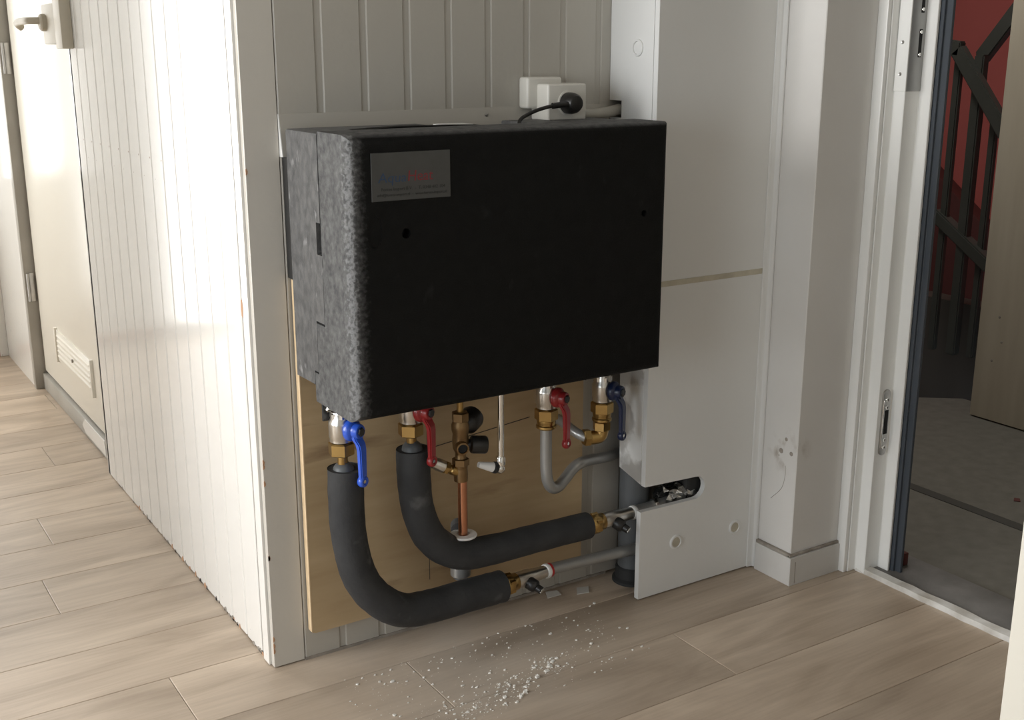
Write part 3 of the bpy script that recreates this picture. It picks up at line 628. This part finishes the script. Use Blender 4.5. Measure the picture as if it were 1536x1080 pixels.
# ================================================================== valves
A45 = Vector((.42, -.91, 0)).normalized()
def valve(x, y, z, lever, label, nut='brass', union=True, top=.53):
    """ball valve hanging from the unit; z = height of the stem axis"""
    t = thing('ball_valve', (x, y, z-.045), label, 'valve', 'lever valves under the unit')
    lathe('valve_body', [(.0095, top-z), (.0095, .034), (.0150, .032), (.0160, .028), (.0160, .020), (.0190, .015), (.0193, .011), (.0193, -.010), (.0182, -.012), (.0182, -.018), (.0140, -.020), (.0140, -.024)][::-1], (x, y, z), (0, 0, 1), 'nickel', t, 24)
    hexnut('valve_collar', (x, y, z+.020), (0, 0, 1), .0178, .011, 'nickel', t, .3)
    hexnut('union_nut', (x, y, z-.042), (0, 0, 1), .0215, .022, nut, t, .35, .002)
    o = Vector((x, y, z+.004))
    lathe('stem_boss', [(.011, .010), (.011, .022)], o, A45, 'nickel', t, 16)
    lv = lathe('lever_hub', [(.0150, .0180), (.0180, .0200), (.0184, .0260), (.0170, .0290), (.0128, .0315), (.0122, .0400), (.0108, .0420)], o, A45, lever, t, 24)
    hexnut('lever_nut', o+A45*.0415, A45, .0075, .004, 'black_metal', lv, .2, .0008)
    # arm: from the hub outwards, then straight down to an eye
    s = Vector((0, 0, 1)).cross(A45).normalized()
    bm = bmesh.new()
    prof = [(.0300, .004, .0105, .0050), (.0340, -.012, .0095, .0050), (.0405, -.0205, .0085, .0048), (.0425, -.029, .0080, .0046), (.0430, -.060, .0074, .0042), (.0430, -.077, .0072, .0040)]
    rings = []
    for a, h, w, th_ in prof:
        c = o+A45*a+Vector((0, 0, h)); rings.append([bm.verts.new(c+s*w*i+A45*th_*j) for i, j in ((-1, -1), (1, -1), (1, 1), (-1, 1))])
    for p, q in zip(rings, rings[1:]):
        for i in range(4): bm.faces.new((p[i], p[(i+1) % 4], q[(i+1) % 4], q[i]))
    bm.faces.new(rings[0]); bm.faces.new(rings[-1][::-1])
    bmesh.ops.recalc_face_normals(bm, faces=bm.faces)
    bmesh.ops.bevel(bm, geom=[e for e in bm.edges if abs((e.verts[0].co-e.verts[1].co).z) > .003], offset=.0018, segments=2, affect='EDGES')
    arm = finish(bm, 'lever_arm', lever, t, auto=40)
    e = o+A45*.043+Vector((0, 0, -.083))
    # eye ring (torus-like lathe)
    bm = bmesh.new(); N_, K_ = 20, 8; rg = []
    for i in range(N_):
        a = 2*math.pi*i/N_; rad = s*math.cos(a)+Vector((0, 0, math.sin(a)))
        rg.append([bm.verts.new(e+rad*(.0064+.0038*math.cos(b))+A45*.0062*math.sin(b)) for b in [2*math.pi*k/K_ for k in range(K_)]])
    for i in range(N_):
        for k in range(K_): bm.faces.new((rg[i][k], rg[(i+1) % N_][k], rg[(i+1) % N_][(k+1) % K_], rg[i][(k+1) % K_]))
    finish(bm, 'lever_eye', lever, arm, smooth=True)
    lathe('eye_hole', [(.0030, -.003), (.0030, .0042)], e, A45, 'chrome', arm, 12)
    return t
valve(.090, -.12, .458, 'blue_lever', 'valve with the bright blue lever at the left end of the unit')
valve(.216, -.12, .468, 'red_lever', 'valve with red lever above the second black insulated pipe')
v3 = valve(.502, -.10, .440, 'red_lever', 'valve with red lever above the bent grey steel pipe')
v4 = valve(.628, -.10, .432, 'navy_lever', 'valve with the dark navy lever beside the white boxing')
for t, x, z in ((v3, .502, .440), (v4, .628, .432)):
    lathe('thread_ring', [(.0165, 0), (.0185, .002), (.0185, .006), (.0165, .008), (.0165, .010), (.0175, .012), (.0175, .017), (.015, .019)], (x, -.10, z-.058), (0, 0, 1), 'brass', t, 24)
el = thing('brass_elbow', (.625, -.10, .34), 'brass pipe elbow below the navy lever valve', 'elbow')
hexnut('elbow_nut', (.628, -.10, .356), (0, 0, 1), .017, .018, 'brass', el, .1)
tube('elbow_body', [(.628, -.10, .372), (.628, -.10, .356), (.624, -.099, .345), (.610, -.096, .343), (.598, -.092, .344)], .0135, 'brass', el, 16)
hexnut('elbow_nut', (.606, -.094, .344), (-.95, .25, .02), .0165, .014, 'brass', el, .1)
tube('elbow_pipe', [(.598, -.092, .344), (.588, -.078, .350), (.584, -.055, .357), (.584, -.035, .361), (.584, -.018, .363)], .0095, 'grey_pipe', el, 14)
tag(tube('steel_pipe', [(.502, -.10, .385), (.502, -.10, .345), (.503, -.10, .300), (.507, -.10, .277), (.517, -.099, .263), (.532, -.096, .2605), (.552, -.090, .270), (.574, -.084, .284), (.595, -.08, .2905), (.63, -.062, .284), (.68, -.038, .272), (.74, -.0135, .263)], .0108, 'grey_pipe', None, 18), 'bent grey steel pipe looping from the red valve into the boxing', 'pipe')

# ---- insulated pipes
i1 = thing('insulated_pipe', (.19, -.12, .07), 'black foam-insulated pipe below the blue lever valve, lowest by the floor', 'pipe', 'foam insulated pipes')
tube('foam_sleeve', [(.096, -.12, .392), (.095, -.12, .348), (.097, -.12, .277), (.112, -.12, .201), (.143, -.12, .149), (.190, -.12, .113), (.248, -.115, .102), (.326, -.11, .0995), (.402, -.105, .096)], .0295, 'foam_tube', i1, 24, 6, wob=.03, hollow=.012)
lathe('collar', [(.0185, -.006), (.0165, .003), (.0130, .008), (.0085, .010), (.0085, .012)], (.0925, -.12, .391), (0, 0, 1), 'drain_grey', i1, 20)
lathe('tail', [(.0085, 0), (.0085, .035)], (.0915, -.12, .398), (0, 0, 1), 'brass', i1, 16)
i2 = thing('insulated_pipe', (.30, -.12, .15), 'black foam-insulated pipe below the red lever valve, running above the other', 'pipe', 'foam insulated pipes')
tube('foam_sleeve', [(.219, -.12, .402), (.220, -.12, .346), (.227, -.12, .288), (.252, -.12, .230), (.305, -.12, .190), (.379, -.115, .179), (.469, -.11, .176), (.595, -.105, .172)], lambda t: .0285-.006*max(0, t-.5), 'foam_tube', i2, 24, 6, wob=.03, hollow=.012)
lathe('collar', [(.0185, -.004), (.0165, .006), (.0130, .011), (.0085, .013), (.0085, .015)], (.218, -.12, .401), (0, 0, 1), 'drain_grey', i2, 20)
lathe('tail', [(.0085, 0), (.0085, .035)], (.217, -.12, .410), (0, 0, 1), 'brass', i2, 16)
def end_fitting(name, p, d, label, ring):
    p = Vector(p); d = Vector(d).normalized(); t = thing(name, p, label, 'fitting', 'drain fittings on the insulated pipes')
    lathe('union_ring', [(.0165, -.006), (.0195, -.002), (.0205, .008), (.0205, .014), (.0185, .018), (.0165, .026), (.0165, .030)], p, d, 'brass', t, 20)
    hexnut('union_nut', p+d*.002, d, .0222, .016, 'brass', t, .5, .002)
    lathe('fitting_body', [(.0150, .028), (.0160, .036), (.0160, .062), (.0140, .070), (.0125, .092), (.0118, .104)], p, d, 'nickel', t, 20)
    a = Vector((.45, -.80, -.38)).normalized(); q = p+d*.050
    k = lathe('drain_cap', [(.0105, .008), (.0125, .012), (.0125, .026), (.0100, .030), (.0075, .031), (.0075, .040), (.006, .042)], q, a, 'black_plastic', t, 16)
    hexnut('drain_screw', q+a*.0365, a, .0062, .0065, 'nickel', k, .2, .0008)
    lathe('press_ring', [(.0135, .104), (.0142, .106), (.0142, .110), (.0135, .112)], p, d, 'bright_plastic', t, 20)
    lathe('colour_ring', [(.0138, .112), (.0138, .117)], p, d, ring, t, 20)
    return t
end_fitting('drain_fitting', (.406, -.1045, .096), (.130, .019, -.005), 'brass and nickel drain fitting with red ring at the lower insulated pipe end', 'red_plastic')
end_fitting('drain_fitting', (.602, -.1045, .172), (.130, .006, -.001), 'brass and nickel drain fitting with black cap entering the boxing slot', 'grey_pipe')
tag(tube('composite_pipe', [(.522, -.088, .093), (.58, -.089, .0915), (.66, -.092, .090), (.735, -.0955, .0895), (.82, -.100, .0895)], .0115, 'grey_pipe', None, 14), 'grey pipe running low along the wall into the boxing', 'pipe')
fp = thing('foil_wrapped_pipe', (.80, -.085, .15), 'grey pipe in torn silver foil seen through the boxing slot', 'pipe')
tube('pipe', [(.715, -.0985, .171), (.77, -.099, .172), (.83, -.099, .175), (.93, -.097, .178)], .0125, 'grey_pipe', fp, 14)
lathe('pipe_clip', [(.0150, 0), (.0165, .002), (.0165, .007), (.0150, .009)], (.758, -.099, .172), (1, 0, .03), 'chrome', fp, 18)
bm = bmesh.new(); rng = random.Random(21); rg = []
for i in range(14):
    x = .782+.009*i
    rg.append([bm.verts.new((x+rng.uniform(-.003, .003), -.095+.022*rng.uniform(.72, 1.2)*math.cos(a), .186+.024*rng.uniform(.72, 1.2)*math.sin(a))) for a in [2*math.pi*k/14 for k in range(14)]])
for a, b in zip(rg, rg[1:]):
    for k in range(14): bm.faces.new((a[k], a[(k+1) % 14], b[(k+1) % 14], b[k]))
finish(bm, 'foil_wrap', 'foil', fp)
box('insulation_lump', .83, .93, -.115, -.06, .155, .235, 'rubber', fp, .012, 3)

dp = thing('drain_pipe', (.748, -.053, 0), 'dark grey vertical drain pipe behind the boxing front', 'pipe')
lathe('pipe', [(.0295, 0), (.0295, .40)], (.748, -.053, .002), (0, 0, 1), 'drain_grey', dp, 28)
lathe('floor_collar', [(.040, 0), (.040, .006), (.034, .010), (.034, .030), (.030, .034)], (.748, -.053, .0005), (0, 0, 1), 'rubber', dp, 28)

# ---- safety group
sg = thing('safety_valve', (.311, -.12, .33), 'tarnished brass safety valve with black knobs under the unit', 'valve')
lathe('inlet_tube', [(.0058, 0), (.0058, .085)], (.311, -.12, .445), (0, 0, 1), 'brass', sg, 14)
lathe('inlet_cap', [(.014, 0), (.014, .010), (.012, .013)], (.311, -.12, .5), (0, 0, 1), 'black_plastic', sg, 16)
hexnut('inlet_nut', (.311, -.12, .434), (0, 0, 1), .0150, .017, 'old_brass', sg, .2)
lathe('valve_body', [(.0105, -.106), (.0105, -.090), (.0120, -.086), (.0120, -.070), (.0095, -.066), (.0095, -.058), (.0135, -.050), (.0145, -.038), (.0135, -.024), (.0155, -.016), (.0155, -.008), (.0125, 0)], (.311, -.12, .436), (0, 0, 1), 'old_brass', sg, 20)
hexnut('outlet_nut', (.311, -.12, .354), (0, 0, 1), .0150, .014, 'old_brass', sg, .4)
ka = Vector((.72, .35, .28)).normalized()
lathe('spring_cap', [(.0125, .006), (.0155, .012), (.0205, .018), (.0215, .024), (.0215, .040), (.0190, .046), (.0120, .048)], (.311, -.12, .418), ka, 'black_plastic', sg, 20)
kb = Vector((.94, -.30, -.10)).normalized()
lathe('drain_knob', [(.0085, .008), (.0095, .020), (.0150, .023), (.0158, .026), (.0158, .048), (.0140, .051)], (.308, -.117, .392), kb, 'black_plastic', sg, 16)
kc = Vector((-.25, -.95, -.08)).normalized()
k = lathe('test_port', [(.0100, .004), (.0110, .012), (.0110, .022), (.0085, .0225), (.0080, .016)], (.309, -.12, .393), kc, 'old_brass', sg, 16)
lathe('port_plug', [(.0078, .015), (.0078, .0205)], (.309, -.12, .393), kc, 'unit_hole', k, 14)
so_ = Vector((-.85, .12, .45)).normalized()
lathe('side_outlet', [(.0090, 0), (.0090, .020), (.0075, .022), (.0080, .024), (.0075, .026), (.0080, .028), (.0075, .030)], (.311, -.12, .340), so_, 'brass', sg, 16)
hexnut('outlet_ring', Vector((.311, -.12, .340))+so_*.026, so_, .0118, .009, 'brass', sg, .2)
lathe('outlet_sleeve', [(.0095, .034), (.0112, .036), (.0112, .050), (.0105, .052), (.0105, .058), (.0080, .060)], (.311, -.12, .340), so_, 'nickel', sg, 16)
lathe('elbow_body', [(.0120, -.012), (.0125, 0), (.0115, .014)], (.311, -.12, .338), (0, 0, 1), 'old_brass', sg, 18)
tag(lathe('copper_pipe', [(.0082, 0), (.0082, .112)], (.314, -.12, .218), (0, 0, 1), 'copper', None, 16), 'short bare copper pipe dropping from the brass safety valve', 'pipe')
fn = thing('drain_funnel', (.315, -.11, .1), 'white ringed drain funnel under the copper pipe', 'funnel')
lathe('funnel_rim', [(.014, 0), (.0235, .002), (.0245, .004), (.0235, .006), (.012, .0065), (.012, .003)], (.315, -.119, .2195), (0, 0, 1), 'bright_plastic', fn, 28)
fpp = tube('funnel_pipe', [(.316, -.100, .2245), (.330, -.074, .2215), (.343, -.054, .200), (.348, -.050, .165), (.348, -.050, .105)], .0135, 'drain_grey', fn, 16)
lathe('pipe_socket', [(.0150, 0), (.0190, .004), (.0190, .030), (.0140, .036)], (.348, -.050, .108), (0, 0, 1), 'grey_pipe', fpp, 20)
# ---- chrome overflow
cp = thing('overflow_pipe', (.39, -.12, .33), 'slim chrome pipe with ball elbow and white nozzle under the unit', 'pipe')
lathe('pipe', [(.0060, 0), (.0060, .195)], (.3925, -.12, .345), (0, 0, 1), 'chrome', cp, 16)
lathe('pipe_nut', [(.0075, 0), (.0088, .001), (.0088, .014), (.0075, .016)], (.392, -.12, .339), (0, 0, 1), 'chrome', cp, 16)
lathe('elbow', [(.0001, -.0095), (.0045, -.0084), (.0078, -.0055), (.0095, 0), (.0078, .0055), (.0045, .0084)], (.3905, -.12, .3325), (0, 0, 1), 'chrome', cp, 18)
cd = Vector((-.95, .1, .32)).normalized()
lathe('rubber_ring', [(.0095, .006), (.0105, .008), (.0105, .013), (.0095, .015)], (.3905, -.12, .3325), cd, 'rubber', cp, 18)
lathe('nozzle', [(.0090, .015), (.0088, .017), (.0058, .040), (.0050, .044)], (.3905, -.12, .3325), cd, 'bright_plastic', cp, 18)

# ================================================================== litter on the floor
def scrap(pts, label, m='paper_scrap'):
    o = prism('paper_scrap', pts, 'z', .0008, .0022, m); tag(o, label, 'scrap')
scrap([(.612, -.052), (.637, -.058), (.652, -.036), (.628, -.028)], 'larger flat pale scrap on the floor behind the insulated pipe')
scrap([(.553, -.035), (.585, -.036), (.588, -.016), (.565, -.010)], 'smaller flat pale scrap on the floor under the red ringed drain fitting')
rng = random.Random(4)
def chip_bm(bm, x, y, s):
    n = rng.randint(5, 7); h = s*rng.uniform(.35, .8); a0 = rng.random()*6
    el_ = rng.uniform(.5, 1)
    lo = [bm.verts.new((x+s*math.cos(a0+2*math.pi*i/n)*rng.uniform(.6, 1.1), y+s*el_*math.sin(a0+2*math.pi*i/n)*rng.uniform(.6, 1.1), .0002)) for i in range(n)]
    hi = [bm.verts.new((v.co.x*.8+x*.2+rng.uniform(-.1, .1)*s, v.co.y*.8+y*.2, h*rng.uniform(.6, 1.2))) for v in lo]
    for i in range(n): bm.faces.new((lo[i], lo[(i+1) % n], hi[(i+1) % n], hi[i]))
    bm.faces.new(hi); bm.faces.new(lo[::-1])
big = [(.41, -.252, .0085), (.398, -.262, .007), (.372, -.270, .007), (.386, -.240, .0055), (.425, -.240, .006), (.437, -.235, .005), (.328, -.300, .008), (.316, -.306, .007), (.300, -.318, .006), (.338, -.285, .005), (.350, -.275, .005), (.290, -.296, .005), (.155, -.150, .006), (.52, -.225, .005), (.505, -.20, .004), (.478, -.155, .005), (.280, -.135, .004), (.345, -.165, .004), (.385, -.158, .004), (.250, -.225, .005), (.215, -.300, .005), (.612, -.215, .005), (.600, -.205, .004), (.11, -.245, .005), (.62, -.10, .005), (.605, -.105, .004), (.06, -.30, .006), (.31, -.215, .004)]
for x, y, s in big:
    bm = bmesh.new(); chip_bm(bm, x, y, s*.85); o = finish(bm, 'plaster_crumb', 'plaster')
    tag(o, 'white plaster crumb lying on the oak floor below the unit', 'crumb', 'larger plaster crumbs on the floor')
bm = bmesh.new()
for i in range(900):
    if rng.random() < .55:
        t = rng.random(); x = .07+.38*t+rng.gauss(0, .016); y = -.345+.105*t+rng.gauss(0, .016)
        if t < .35: y += rng.random()*.05
    else:
        x = rng.uniform(.06, .60); y = -.10-.22*rng.random()
    chip_bm(bm, x, y, .0007+.0026*rng.random()**3)
o = finish(bm, 'plaster_dust', 'plaster'); tag(o, 'fine white plaster grains sprinkled over the floor below the unit', 'plaster dust', kind='stuff')
